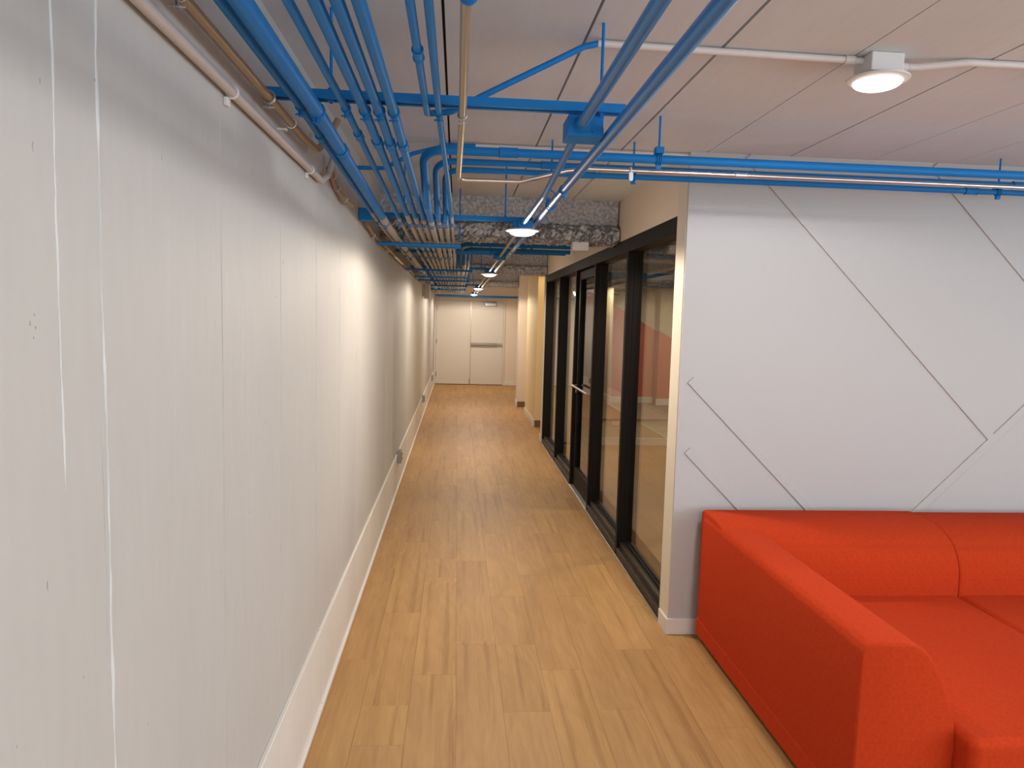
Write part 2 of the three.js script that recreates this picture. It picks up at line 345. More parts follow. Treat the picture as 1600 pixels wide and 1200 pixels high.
{
  const w = thing('window_1', 'white framed tall window front in the back wall of the lounge', 'window', [2.35, 0.1, ZB + 0.08], null, 'structure');
  part('frame', merge([bx(-0.3, 5.0, 0.1, 0.14, ZB + 0.05, ZB + 0.11), bx(-0.3, 5.0, 2.36, 2.4, ZB + 0.05, ZB + 0.11), bx(-0.3, -0.26, 0.14, 2.36, ZB + 0.05, ZB + 0.11), bx(4.96, 5.0, 0.14, 2.36, ZB + 0.05, ZB + 0.11)]), M.trimWhite, w);
  for (let k = 1; k < 5; k++) part('mullion', bx(-0.3 + k * 1.06 - 0.02, -0.3 + k * 1.06 + 0.02, 0.14, 2.36, ZB + 0.05, ZB + 0.11), M.trimWhite, w);
  for (let k = 0; k < 5; k++) part('pane', bx(-0.3 + k * 1.06 + (k ? 0.02 : 0.04), -0.3 + (k + 1) * 1.06 - (k < 4 ? 0.02 : 0.04), 0.14, 2.36, ZB + 0.078, ZB + 0.082), M.glass, w);
}

// ---------------------------------------------------------------- right side beyond the glass: jamb, piers and recesses
structure('wall_jamb', bx(XR, 1.60, 0, H, -9.37, -9.25), M.cream, 'cream wall end where the black partition stops', 'wall');
structure('wall_recess', bx(1.50, 1.60, 0, H, -13.3, -9.37), M.cream, 'cream back wall of the recesses beyond the partition', 'wall');
structure('wall_pier', bx(1.17, 1.50, 0, H, -12.1, -10.55), M.yellowCream, 'yellowish cream pier beyond the glass partition', 'wall');
structure('wall_pilaster', bx(1.107, 1.50, 0, H, -13.3, -12.9), M.beige, 'narrow beige pilaster close to the double door', 'wall');
structure('wall_side', bx(1.95, 2.05, 0, H, ZE, -13.3), M.beige, 'beige side wall of the widened corridor end', 'wall');
structure('wall_return', bx(1.50, 2.05, 0, H, -13.4, -13.3), M.beige, 'beige return wall at the widened corridor end', 'wall');
structure('baseboard_pier', merge([rbx(1.156, 1.17, 0, 0.1, -12.1, -10.55, 0.003)]), M.trimWhite, 'white baseboard along the corridor side of the yellowish pier', 'baseboard');
structure('baseboard_brown', bx(1.17, 1.49, 0, 0.1, -10.55, -10.538), M.brownBase, 'dark brown baseboard on the end of the yellowish pier', 'baseboard');
structure('baseboard_pilaster', bx(1.107, 1.49, 0, 0.1, -12.9, -12.888), M.brownBase, 'dark brown baseboard on the narrow beige pilaster', 'baseboard');
structure('baseboard_jamb', merge([rbx(1.106, 1.12, 0, 0.09, -9.37, -9.255, 0.003), rbx(1.095, 1.107, 0, 0.1, -13.3, -12.9, 0.003)]), M.trimWhite, 'short white baseboards at the partition end and the pilaster', 'baseboard');
{
  const d = thing('door_1', 'cream side door in the recess just beyond the glass partition', 'door', [1.50, 0, -9.96], null, 'structure');
  part('leaf', rbx(1.462, 1.499, 0.01, 2.03, -10.4, -9.52, 0.003), M.yellowCream, d);
  const h = part('handle', merge([cyl(0.011, 0.05, 'x', [1.44, 1.0, -9.6]), rbx(1.405, 1.425, 0.99, 1.01, -9.70, -9.59, 0.006)]), M.hardware, d);
  part('rose', cyl(0.026, 0.008, 'x', [1.458, 1.0, -9.6]), M.hardware, h);
}
// ---------------------------------------------------------------- end of the corridor: wall and double door
structure('wall_end', merge([bx(XL - 0.2, 2.05, 2.0, H, ZE - 0.15, ZE), bx(1.115, 2.05, 0, 2.0, ZE - 0.15, ZE), bx(XL - 0.2, -0.54, 0, 2.0, ZE - 0.15, ZE), bx(XL - 0.2, 2.05, -0.1, H, ZE - 0.3, ZE - 0.16)]), M.beige, 'beige end wall around the white double door', 'wall');
structure('baseboard_end', rbx(1.12, 1.95, 0, 0.1, ZE, ZE + 0.014, 0.003), M.trimWhite, 'white baseboard to the side of the double door', 'baseboard');
structure('trim_1', merge([rbx(-0.543, -0.503, 0, 2.03, ZE - 0.1, ZE + 0.02, 0.004), rbx(1.082, 1.122, 0, 2.03, ZE - 0.1, ZE + 0.02, 0.004), rbx(-0.503, 1.082, 1.985, 2.03, ZE - 0.1, ZE + 0.02, 0.004)]), M.doorPaint, 'white steel frame around the double door', 'door frame');
{
  const a = thing('door_2', 'white hinged leaf of the double door, without a push bar', 'door', [-0.09, 0, ZE], null, 'structure');
  part('leaf', rbx(-0.500, 0.309, 0.012, 1.982, ZE - 0.045, ZE, 0.003), M.doorPaint, a);
  for (const y of [1.80, 1.01, 0.24]) part('hinge', merge([cyl(0.011, 0.11, 'y', [-0.497, y, ZE + 0.008]), bx(-0.499, -0.475, y - 0.05, y + 0.05, ZE, ZE + 0.003)]), M.hardware, a);
  for (const [y, l] of [[1.88, 0.14], [0.07, 0.13]]) part('flush_bolt', rbx(0.288, 0.306, y - l / 2, y + l / 2, ZE, ZE + 0.012, 0.003), M.hardware, a);
  const b = thing('door_3', 'white leaf of the double door with a steel push bar and closer', 'door', [0.69, 0, ZE], null, 'structure');
  part('leaf', rbx(0.317, 1.079, 0.012, 1.982, ZE - 0.045, ZE, 0.003), M.doorPaint, b);
  part('astragal', bx(0.306, 0.322, 0.02, 1.975, ZE, ZE + 0.004), M.hardware, b);
  const c = part('door_closer', rbx(0.63, 0.905, 1.865, 1.945, ZE, ZE + 0.06, 0.01), M.zinc, b);
  part('closer_arm', merge([rbx(0.55, 0.90, 1.955, 1.968, ZE + 0.03, ZE + 0.055, 0.004), cyl(0.012, 0.03, 'y', [0.88, 1.955, ZE + 0.04])]), M.steelGrey, c);
  const p = part('push_bar', rbx(0.33, 0.93, 0.935, 1.0, ZE + 0.03, ZE + 0.075, 0.012), M.steelGrey, b);
  part('bar_end', merge([rbx(0.318, 0.40, 0.93, 1.005, ZE, ZE + 0.06, 0.006), rbx(0.91, 1.045, 0.94, 0.995, ZE, ZE + 0.055, 0.006)]), M.hardware, p);
}

// ---------------------------------------------------------------- black glass partition
{
  const x0 = XR + 0.002, x1 = x0 + 0.105, xg = x0 + 0.07, top = 2.075, cap = 2.162, sill = 0.095;
  const p = thing('glass_partition', 'black framed glass partition along the corridor', 'partition', [XR, 0, -6.45], null, 'structure');
  part('header', rbx(x0, x1, top, cap, -9.25, -3.692, 0.003), M.blackMetal, p);
  const bays = [[-4.755, -3.70], [-5.885, -4.80], [-7.955, -6.885], [-9.155, -8.0]];
  for (const [za, zb] of bays) {
    part('sill', merge([rbx(x0, xg - 0.012, 0.004, sill * 0.62, za, zb, 0.003), rbx(x0 + 0.022, x1, 0.004, sill, za, zb, 0.003)]), M.bronzeEdge, p);
    const s = part('pane', bx(xg - 0.003, xg + 0.003, sill, top, za, zb), M.glass, p);
    part('glazing_bead', merge([rbx(xg + 0.0032, xg + 0.015, sill, sill + 0.016, za, zb, 0.002), rbx(xg - 0.015, xg - 0.0032, sill, sill + 0.016, za, zb, 0.002)]), M.blackMetal, s);
  }
  for (const z of [-4.80, -5.93, -6.885, -8.0, -9.2]) part('mullion', merge([rbx(x0, x1, 0.002, top, z, z + 0.045, 0.003), rbx(x0 + 0.03, x0 + 0.045, 0.1, top, z + 0.0445, z + 0.049, 0.002)]), M.blackMetal, p);
  part('jamb', rbx(x0, x1, 0.002, top, -3.702, -3.690, 0.002), M.blackMetal, p);
  part('floor_trim', rbx(XR - 0.010, XR, 0, 0.010, -9.24, -3.66, 0.003), M.aluminium, p);
  // glass door between the second and third posts
  const d = thing('door_4', 'black framed dark glass door with a push bar in the partition', 'door', [XR, 0, -6.37], null, 'structure');
  const za = -6.838, zb = -5.932, xa = x0 + 0.03, xb = x0 + 0.075, dt = top - 0.012;
  for (const [a, b] of [[za, za + 0.085], [zb - 0.085, zb]]) part('stile', rbx(xa, xb, 0.016, dt, a, b, 0.003), M.blackMetal, d);
  part('rail', rbx(xa, xb, 0.016, 0.20, za + 0.085, zb - 0.085, 0.003), M.blackMetal, d);
  part('rail', rbx(xa, xb, dt - 0.075, dt, za + 0.085, zb - 0.085, 0.003), M.blackMetal, d);
  part('pane', bx(xa + 0.02, xa + 0.026, 0.20, dt - 0.075, za + 0.085, zb - 0.085), M.glassTint, d);
  const bar = part('push_bar', sweep(roundPath([[xa, 0.985, za + 0.045], [xa - 0.045, 0.985, za + 0.045], [xa - 0.045, 0.985, zb - 0.045], [xa, 0.985, zb - 0.045]], 0.02), 0.011), M.steelGrey, d);
  part('lock_cylinder', cyl(0.016, 0.014, 'x', [xa - 0.004, 0.93, za + 0.045]), M.zinc, d);
  part('door_closer', rbx(xb, xb + 0.055, dt - 0.12, dt - 0.05, zb - 0.34, zb - 0.06, 0.006), M.blackPlastic, d);
  part('threshold', rbx(x0 - 0.006, x1, 0, 0.013, za, zb, 0.004), M.aluminium, d);
}

// ---------------------------------------------------------------- glazed room behind the partition
{
  structure('wall_room_side', bx(1.60, 1.66, 0.35, H, -11.4, -9.37), M.wallWhite, 'whitish side wall inside the glazed room', 'wall');
  const far = thing('wall_mural', 'cream wall painted with a salmon mural inside the glazed room', 'wall', [3, 0.354, -11], null, 'structure');
  part('wall_panel', bx(1.60, 2.36, 0.354, H, -11.5, -11.4), M.salmonPale, far);
  part('wall_panel', bx(2.36, 3.03, 0.354, H, -11.5, -10.85), M.roomCream, far);
  part('wall_panel', bx(3.03, XE, 0.354, H, -11.5, -10.62), M.roomCream, far);
  const mural = (pts, z) => { const s = new THREE.Shape(pts.map(([x, y]) => new THREE.Vector2(x, y))), g = new THREE.ExtrudeGeometry(s, { depth: 0.003, bevelEnabled: false }); g.translate(0, 0, z); return boxUV(g); };
  part('mural_paint', mural([[2.37, 0.36], [3.028, 0.36], [3.028, 1.475], [2.79, 1.612], [2.37, 1.855]], -10.85), M.salmon, far);
  part('mural_paint', mural([[3.032, 0.36], [4.6, 0.36], [4.6, 0.57], [3.032, 1.475]], -10.62), M.salmon, far);
  part('mural_paint', bx(3.027, 3.0305, 0.36, 1.475, -10.85, -10.617), M.salmon, far);
  part('mural_paint', mural([[1.66, 0.36], [2.34, 0.36], [2.34, 0.56], [1.66, 0.56]], -11.4), M.salmon, far);
  part('baseboard', merge([rbx(2.346, 3.03, 0.354, 0.45, -10.847, -10.83, 0.003), rbx(3.014, XE, 0.354, 0.45, -10.617, -10.60, 0.003), rbx(1.66, 2.36, 0.354, 0.43, -11.397, -11.38, 0.003), rbx(2.345, 2.36, 0.354, 0.45, -11.38, -10.85, 0.003)]), M.trimWhite, far);
  for (const x of [2.90, 3.105, 4.1]) part('panel_joint', bx(x - 0.002, x + 0.002, 1.9, 2.4, x < 3.03 ? -10.8485 : -10.6185, x < 3.03 ? -10.8465 : -10.6165), M.steelGrey, far);
  const pl = thing('platform', 'raised platform with cream riser inside the glazed room', 'platform', [3, 0, -10], null, 'structure');
  part('riser', bx(1.60, XE, 0, 0.33, -11.5, -9.09), M.roomCream, pl);
  part('platform_top', bx(1.60, XE, 0.33, 0.354, -11.5, -9.07), M.platformTop, pl);
  part('baseboard', rbx(1.60, XE, 0, 0.095, -9.09, -9.074, 0.003), M.trimWhite, pl);
  part('vent', rbx(2.02, 2.115, 0.262, 0.325, -9.09, -9.082, 0.002), M.whitePlastic, pl);
  const pipe = thing('room_conduit', 'blue conduit crossing the glazed room under its ceiling', 'conduit', [3, 2.09, -7.98]);
  part('tube', sweep([V(1.26, 2.12, -7.98), V(5.1, 2.12, -7.98)], 0.03), M.blue, pipe);
  for (const x of [1.7, 2.9, 4.1]) part('hanger_rod', cyl(0.005, H - 2.145, 'y', [x, (H + 2.145) / 2, -7.98]), M.zinc, pipe);
}

// ---------------------------------------------------------------- ceiling beams under sprayed insulation
function beam(z0, xa, xb, yb, label, rough) {
  const prof = [], key = [[0.0, H + 0.02], [0.0, 2.40], [-0.004, 2.33], [-0.02, yb + 0.125], [-0.012, yb + 0.112], [0.05, yb + 0.105], [0.072, yb + 0.06], [0.06, yb + 0.012], [0.0, yb], [-0.12, yb], [-0.24, yb + 0.012], [-0.26, yb + 0.06], [-0.21, yb + 0.115], [-0.19, 2.36], [-0.19, H + 0.02]];
  for (let i = 0; i + 1 < key.length; i++) { const [a, b] = key[i], [c, d] = key[i + 1], n = Math.max(1, Math.round(Math.hypot(c - a, d - b) / 0.010)); for (let k = 0; k < n; k++) prof.push([a + (c - a) * k / n, b + (d - b) * k / n]); }
  prof.push(key[key.length - 1]);
  const nx = Math.round((xb - xa) / 0.010), pos = [], idx = [], m = prof.length;
  for (let i = 0; i <= nx; i++) for (let k = 0; k < m; k++) {
    const x = xa + (xb - xa) * i / nx, [dz, y] = prof[k], low = y < yb + 0.12, a = (low ? 0.036 : 0.010) * rough;
    const e = i === 0 || i === nx ? 0.3 : 1;
    const q = low ? 30 : 15, f1 = fbm(x * q, y * q + 3, (dz + z0) * q, 4), f2 = fbm(x * q + 40, y * q, (dz + z0) * q, 4);
    pos.push(x, y + (k === 0 || k === m - 1 ? 0 : a * f2 * 1.2), z0 + dz + a * f1 * 1.8 * e + (low ? 0.012 * fbm(x * 5, z0, 1, 2) : 0));
    if (i && k) { const A = (i - 1) * m + k - 1, B = i * m + k - 1; idx.push(A, A + 1, B, B, A + 1, B + 1); }
  }
  for (const i of [0, nx]) { const s = pos.length / 3; pos.push(i ? xb : xa, 2.3, z0 - 0.1); for (let k = 1; k < m; k++) i ? idx.push(s, i * m + k - 1, i * m + k) : idx.push(s, k, k - 1); }
  const g = new THREE.BufferGeometry(); g.setAttribute('position', new THREE.Float32BufferAttribute(pos, 3)); g.setIndex(idx); g.computeVertexNormals();
  return structure('ceiling_beam', boxUV(g), M.spray, label, 'beam');
}
beam(-5.06, XL - 0.02, XR, 2.152, 'fluffy grey sprayed ceiling beam beside the first corridor lamp', 1);
beam(-9.12, XL - 0.02, XR, 2.16, 'grey sprayed ceiling beam where the glass partition ends', 0.6);
beam(-13.25, XL - 0.02, 1.107, 2.16, 'grey sprayed ceiling beam at the narrow pilaster', 0.5);
beam(-6.6, 1.25, XE, 2.2, 'sprayed beam over the middle of the glazed room', 0.8);
beam(-10.35, 1.67, XE, 2.10, 'rough sprayed beam above the mural in the glazed room', 1);

// ---------------------------------------------------------------- conduits
const under = (z) => z >= -2.08 ? 2.203 : z >= -4.0 ? 2.203 + (z + 2.08) / (-1.92) * (2.142 - 2.203) : z >= -4.75 ? 2.142 + (z + 4) / (-0.75) * (2.135 - 2.142) : 2.135;  // level the bank hangs from
const strapGeo = (x, y, z, r, axis) => {                              // pipe clamp: band, two ears and a bolt
  const list = [tor(r + 0.0016, 0.0022, axis, [x, y, z]), tor(r + 0.0016, 0.0022, axis, axis === 'z' ? [x, y, z + 0.006] : [x + 0.006, y, z])];
  const e = r + 0.007;
  for (const s of [-1, 1]) list.push(axis === 'z' ? bx(x + s * 0.003 - 0.0012, x + s * 0.003 + 0.0012, y - e - 0.010, y - r, z - 0.004, z + 0.012) : bx(x - 0.004, x + 0.012, y - e - 0.010, y - r, z + s * 0.003 - 0.0012, z + s * 0.003 + 0.0012));
  list.push(cyl(0.0026, 0.026, axis === 'z' ? 'x' : 'z', axis === 'z' ? [x, y - e - 0.004, z + 0.004] : [x + 0.004, y - e - 0.004, z], 0.0026, 8));
  return merge(list);
};
const couplingGeo = (x, y, z, r, axis, len = 0.05) => merge([cyl(r + 0.0028, len, axis, [x, y, z]), tor(r + 0.0022, 0.0022, axis, axis === 'z' ? [x, y, z - len / 2] : [x - len / 2, y, z]), tor(r + 0.0022, 0.0022, axis, axis === 'z' ? [x, y, z + len / 2] : [x + len / 2, y, z])]);
function conduit(name, label, m, pts, r, o = {}) {
  const g = thing(name, label, 'conduit', pts[0], o.group);
  const path = roundPath(pts, o.bend ?? 0.1), k = o.bare ? path.findIndex((p, i) => i && p.z < o.bare && path[i - 1].z >= o.bare) : -1;
  if (k > 0) {                                                       // paint stops here, bare galvanised steel beyond
    const a = path[k - 1], b = path[k], q = a.clone().lerp(b, (o.bare - a.z) / (b.z - a.z));
    part('tube', sweep([...path.slice(0, k), q], r, o.seg ?? 14), m, g); part('bare_tube', sweep([q.clone(), ...path.slice(k)], r, o.seg ?? 14), M.galvanised, g, 'unpainted grey steel run');
  } else part('tube', sweep(path, r, o.seg ?? 14), m, g);
  for (const [x, y, z, axis, len] of o.couplings ?? []) part('coupling', couplingGeo(x, y, z, r, axis ?? 'z', len), o.fit ?? m, g);
  for (const [x, y, z, axis] of o.straps ?? []) part('strap', strapGeo(x, y, z, r, axis ?? 'z'), o.clip ?? m, g);
  return g;
}
const FAR = -15.9, BARS = [-2.08, -4.0, -6.1, -8.05, -10.2, -12.3, -14.4];
const bankPts = (x, r, za, zb, x2 = x, z2 = -4) => {                  // runs down the corridor, sagging with its hangers
  const zs = [za]; for (const z of [-2.08, -4.0, -4.75]) if (z < za && z > zb) zs.push(z); zs.push(zb);
  return zs.map((z) => [z <= z2 ? x2 : x + (x2 - x) * clamp((z - za) / (z2 - za)), under(z) - r - 0.0045, z]);
};
const bankStraps = (x, r, za, zb) => BARS.filter((z) => z < za && z > zb).map((z) => [x, under(z) - r - 0.0045, z - 0.018]);
const BANK = 'conduits of the bank along the concrete wall';
const bank = [
  // x, radius, label, coupling z
  [-0.447, 0.0110, 'thin blue conduit next to the tan pipe in the ceiling bank', -2.40],
  [-0.402, 0.0205, 'thickest blue conduit of the ceiling bank by the concrete wall', -2.52],
  [-0.322, 0.0103, 'thin blue conduit alone between thicker ones in the ceiling bank', -2.36],
  [-0.270, 0.0138, 'blue conduit first of the three equal ones beside the thin one', -2.42],
  [-0.230, 0.0138, 'blue conduit middle of the three equal ones in the ceiling bank', -2.43],
  [-0.190, 0.0138, 'blue conduit last of the three equal ones, beside the elbows', -2.44],
];
bank.forEach(([x, r, label, zc], i) => {
  const pts = bankPts(x, r, 0.6, FAR + 0.04 * i); pts.push([0.2 + 0.3 * i, pts[pts.length - 1][1], FAR + 0.04 * i]);
  conduit('bank_conduit', label, M.blue, pts.slice(0, -1), r, { couplings: [[x, under(zc) - r - 0.0045, zc], [x, under(-5.55) - r - 0.0045, -5.55 - 0.01 * i], [x, under(-8.5) - r - 0.0045, -8.5], [x, under(-11.3) - r - 0.0045, -11.3]], straps: bankStraps(x, r, 0.6, FAR), group: BANK, bare: -3.75 - 0.07 * (i % 3) });
});
{ // three that leave the bank by elbows and cross to the lounge wall
  const e = [[-0.1505, 0.0180, -2.95, 2.277, 0.0180, 'upper thick blue conduit turning from the bank across the lounge wall'], [-0.110, 0.0140, -3.20, 2.287, 0.0140, 'blue conduit behind the silver one crossing the lounge wall'], [-0.0715, 0.0135, -3.39, 2.290, 0.0135, 'lowest blue conduit crossing the lounge wall under the ceiling']];
  e.forEach(([x, r, z, y, rx, label], i) => {
    const g = conduit('elbow_conduit', label, M.blue, [[XE - 0.02, y, z], [x, y, z], [x, under(-4) - r - 0.0045, z - 0.42], [x, under(-4.1) - r - 0.0045, -4.1], [x, under(-4.75) - r - 0.0045, -4.75], [x, 2.1305 - r, FAR]], rx, {
      bend: 0.10, couplings: [[0.19 + 0.2 * i, y, z, 'x', 0.07], [2.66 - 0.09 * i, y, z, 'x', 0.06]], straps: BARS.filter((q) => q < -3.6).map((q) => [x, under(q) - r - 0.0045, q - 0.018]), group: 'blue conduits turning across the lounge wall', bare: -3.85 - 0.06 * i });
  });
}
// thin pair and the bare one further into the corridor
conduit('bent_conduit', 'thin blue conduit bending up to the white ceiling conduit', M.blue, [[-0.100, 2.188, 0.6], [-0.097, 2.188, -2.105], [-0.093, 2.206, -2.170], [-0.03, 2.213, -2.170], [0.06, 2.262, -2.170], [0.36, 2.425, -2.19], [0.40, 2.436, -2.195]], 0.0092, { bend: 0.05, couplings: [[-0.0975, 2.188, -1.64]] });
conduit('slim_conduit', 'thin blue conduit ending the bank beside the bare steel pipe', M.blue, [[-0.064, 2.188, 0.6], [-0.064, 2.188, -2.08], [-0.050, under(-3) - 0.0145, -3.0], [-0.040, under(-4) - 0.0145, -4.0], [-0.038, under(-4.75) - 0.0145, -4.75], [-0.036, 2.121, FAR]], 0.0092, { couplings: [[-0.058, 2.182, -2.48]], straps: [[-0.064, 2.188, -2.1], [-0.04, under(-4) - 0.0145, -4.018]], bare: -3.8 });
{
  const g = conduit('bare_conduit', 'bare steel conduit bending from the corridor across the lounge wall', M.bareTan, [[0.008, 2.186, 0.6], [0.003, 2.184, -2.08], [-0.008, 2.166, -2.88]], 0.0108, { straps: [[0.002, 2.184, -2.1]], clip: M.zinc });
  part('painted_sleeve', merge([cyl(0.0145, 0.62, 'z', [0.008, 2.186, -1.02]), cyl(0.0165, 0.07, 'z', [0.008, 2.186, -1.26]), tor(0.0135, 0.004, 'z', [0.008, 2.186, -1.335])]), M.blue, g, 'blue painted sleeve');
  part('bright_run', sweep(roundPath([[-0.008, 2.166, -2.88], [-0.004, 2.163, -2.935], [0.02, 2.162, -2.945], [0.24, 2.165, -2.95], [0.43, 2.222, -2.985], [0.52, 2.236, -2.99], [XE - 0.02, 2.236, -2.995]], 0.05), 0.0088), M.silver, g, 'bright silver steel run');
  part('coupling', couplingGeo(1.17, 2.236, -2.992, 0.0088, 'x', 0.05), M.zinc, g);
  part('strap', merge([tor(0.0125, 0.0035, 'x', [0.70, 2.236, -2.99]), rbx(0.692, 0.710, 2.196, 2.228, -2.982, -2.978, 0.001), cyl(0.008, 0.004, 'z', [0.701, 2.200, -2.977])]), M.whitePlastic, g);
}
conduit('ceiling_conduit', 'thin blue conduit rising behind the bank to the ceiling joint', M.blue, [[-0.53, 2.30, -3.50], [-0.36, 2.31, -3.53], [-0.23, 2.385, -3.54], [-0.06, 2.434, -3.545], [0.07, 2.436, -3.548]], 0.0100, { bend: 0.08 });
conduit('ceiling_conduit', 'pale painted conduit along the ceiling joint above the corridor corner', M.whiteConduit, [[0.07, 2.437, -3.548], [1.12, 2.437, -3.556]], 0.0096);
conduit('white_conduit', 'white ceiling conduit feeding the lounge lamp from the corridor', M.whiteConduit, [[0.40, 2.437, -2.195], [1.235, 2.437, -2.215]], 0.0105, { couplings: [[1.19, 2.437, -2.214, 'x', 0.03]] });
conduit('white_conduit', 'white ceiling conduit running from the lounge lamp into the lounge', M.whiteConduit, [[1.335, 2.425, -2.215], [1.40, 2.425, -2.21], [1.55, 2.437, -2.18], [XE - 0.02, 2.437, -2.15]], 0.0105, { couplings: [[1.365, 2.425, -2.214, 'x', 0.03]] });
// along the concrete wall
{
  const g = conduit('surface_conduit', 'pinkish white conduit fixed along the top of the concrete wall', M.wallConduit, [[XL + 0.0172, 2.117, 0.8], [XL + 0.0172, 2.117, -2.83], [XL + 0.026, 2.16, -2.94], [XL + 0.040, 2.25, -2.97]], 0.0122, { bend: 0.06 });
  for (const z of [-1.745, -2.62, -0.9]) part('wall_clip', merge([tor(0.0135, 0.0030, 'z', [XL + 0.0172, 2.117, z]), rbx(XL + 0.0005, XL + 0.010, 2.085, 2.104, z - 0.012, z + 0.012, 0.002)]), M.whitePlastic, g);
  const t = conduit('tan_conduit', 'tan steel conduit between concrete wall and thin blue conduit', M.tan, [[-0.500, 2.172, 0.6], [-0.500, 2.172, -2.42], [-0.495, 2.18, -2.60], [-0.475, 2.25, -2.70], [-0.45, 2.32, -2.74]], 0.0120, { bend: 0.12 });
  for (const [z, k] of [[-1.30, 1.55], [-1.36, 1.15], [-1.97, 1.2]]) part('pipe_ring', merge([tor(0.0135 * k, 0.0018, 'z', [-0.500, 2.172, z]), tor(0.0135 * k, 0.0018, 'z', [-0.500, 2.172, z + 0.008]), bx(-0.504, -0.502, 2.172 - 0.0135 * k - 0.014, 2.172 - 0.0135 * k, z - 0.003, z + 0.011), bx(-0.498, -0.496, 2.172 - 0.0135 * k - 0.014, 2.172 - 0.0135 * k, z - 0.003, z + 0.011), cyl(0.0028, 0.03, 'x', [-0.500, 2.172 - 0.0135 * k - 0.009, z + 0.004])]), M.zinc, t);
  part('pipe_ring', merge([tor(0.014, 0.0018, 'z', [-0.500, 2.172, -2.22]), rbx(-0.5415, -0.512, 2.150, 2.156, -2.228, -2.212, 0.001)]), M.whitePlastic, t);
  const f = thing('pipe_elbow', 'tan elbow fitting with hooks at the concrete wall before the blue strut box', 'fitting', [-0.50, 2.10, -3.25]);
  part('elbow', sweep(roundPath([[-0.53, 2.20, -3.02], [-0.53, 2.155, -3.16], [-0.515, 2.125, -3.30], [-0.50, 2.12, -3.45]], 0.06), 0.012), M.tan, f);
  for (const z of [-3.08, -3.18, -3.3, -3.4]) part('hook', tor(0.0155, 0.0017, 'z', [-0.527 + (z < -3.25 ? 0.012 : 0), z > -3.1 ? 2.182 : z > -3.2 ? 2.153 : 2.126, z]), M.zinc, f);
  const w2 = conduit('surface_conduit', 'worn tan and silver conduit along the concrete wall deep in the corridor', M.tan, [[-0.513, 2.118, -4.12], [-0.523, 2.10, -4.5], [-0.525, 2.088, -10.7]], 0.0115);
  part('bare_section', cyl(0.0122, 0.8, 'z', [-0.525, 2.0909, -6.4]), M.silver, w2, 'bare silver section');
  for (const z of [-4.5, -5.4, -7.6, -9.3]) part('strap', strapGeo(-0.5245, 2.098 + (z + 4.5) * 0.0019, z, 0.0115, 'z'), M.zinc, w2);
}
// second crossing bank, behind the first beam
[[-6.93, 2.300, 0.020, 0.002, 'upper blue conduit crossing to the beige wall behind the first beam'], [-7.02, 2.262, 0.020, 0.050, 'lower blue conduit crossing to the beige wall behind the first beam'], [-7.12, 2.250, 0.012, 0.094, 'thin blue conduit crossing behind the pair beyond the first beam']].forEach(([z, y, r, x, label], i) => {
  conduit('crossing_conduit', label, M.blue, [[XR - 0.01 - 0.03 * i, y, z], [x, y, z], [x, 2.130 - r, z - 0.35], [x, 2.130 - r, FAR]], r * 0.999, { bend: 0.10, couplings: [[0.62, y, z, 'x', 0.05]], group: 'blue conduits crossing behind the first beam', bare: -7.3 });
});
// crossing at the end of the corridor
[[-16.1, 2.068], [-16.3, 2.060]].forEach(([z, y], i) => conduit('end_conduit', i ? 'blue conduit across the corridor closest to the double door' : 'blue conduit across the corridor just before the last lamp', M.blue, [[-0.5, y, z], [1.9, y, z]], 0.016, {}));

// ---------------------------------------------------------------- struts that carry the bank
function strut(z, xa, xb, label, o = {}) {
  const y = under(z), h = o.h ?? 0.024, w = 0.041, t = 0.0035;
  const g = thing('trapeze_hanger', label, 'hanger', [(xa + xb) / 2, y, z], 'struts that carry the conduit bank');
  part('channel', merge([bx(xa, xb, y + h - t, y + h, z - w / 2, z + w / 2), bx(xa, xb, y, y + h - t, z - w / 2, z - w / 2 + t), bx(xa, xb, y, y + h - t, z + w / 2 - t, z + w / 2), bx(xa, xb, y, y + t, z - w / 2 + t, z - w / 2 + 0.011), bx(xa, xb, y, y + t, z + w / 2 - 0.011, z + w / 2 - t)]), M.blue, g);
  for (const x of o.rods ?? [xa + 0.1, xb - 0.07]) {
    const r = part('threaded_rod', cyl(0.0045, H - y + 0.008, 'y', [x, (H + y - 0.008) / 2, z], 0.0045, 10), M.blue, g);
    part('nut', cyl(0.010, 0.008, 'y', [x, y + h + 0.004, z], 0.010, 6), M.blue, r); part('nut', cyl(0.010, 0.003, 'y', [x, y - 0.0015, z], 0.010, 6), M.blue, r);
  }
  return g;
}
const s1 = strut(-2.08, -0.535, 0.462, 'long blue strut channel with the first junction box near the lounge lamp', { rods: [-0.36, 0.394] });
part('end_plug', bx(0.462, 0.464, 2.206, 2.226, -2.10, -2.06), M.zinc, s1);
const s2 = strut(-4.0, -0.463, 0.402, 'blue strut channel above the first corridor lamp', { rods: [-0.30, 0.25] });
part('end_box', rbx(-0.541, -0.463, 2.120, 2.185, -4.03, -3.97, 0.003), M.blue, s2);
strut(-6.1, -0.53, 0.40, 'blue strut channel behind the first sprayed beam', { rods: [-0.30, 0.26] });
strut(-8.05, -0.53, 0.40, 'blue strut channel above the second corridor lamp', { rods: [-0.30, 0.25] });
strut(-10.2, -0.53, 0.15, 'blue strut channel between the second and third corridor lamps');
strut(-12.3, -0.53, 0.40, 'blue strut channel above the third corridor lamp', { rods: [-0.30, 0.25] });
strut(-14.4, -0.53, 0.15, 'blue strut channel between the third and last corridor lamps');
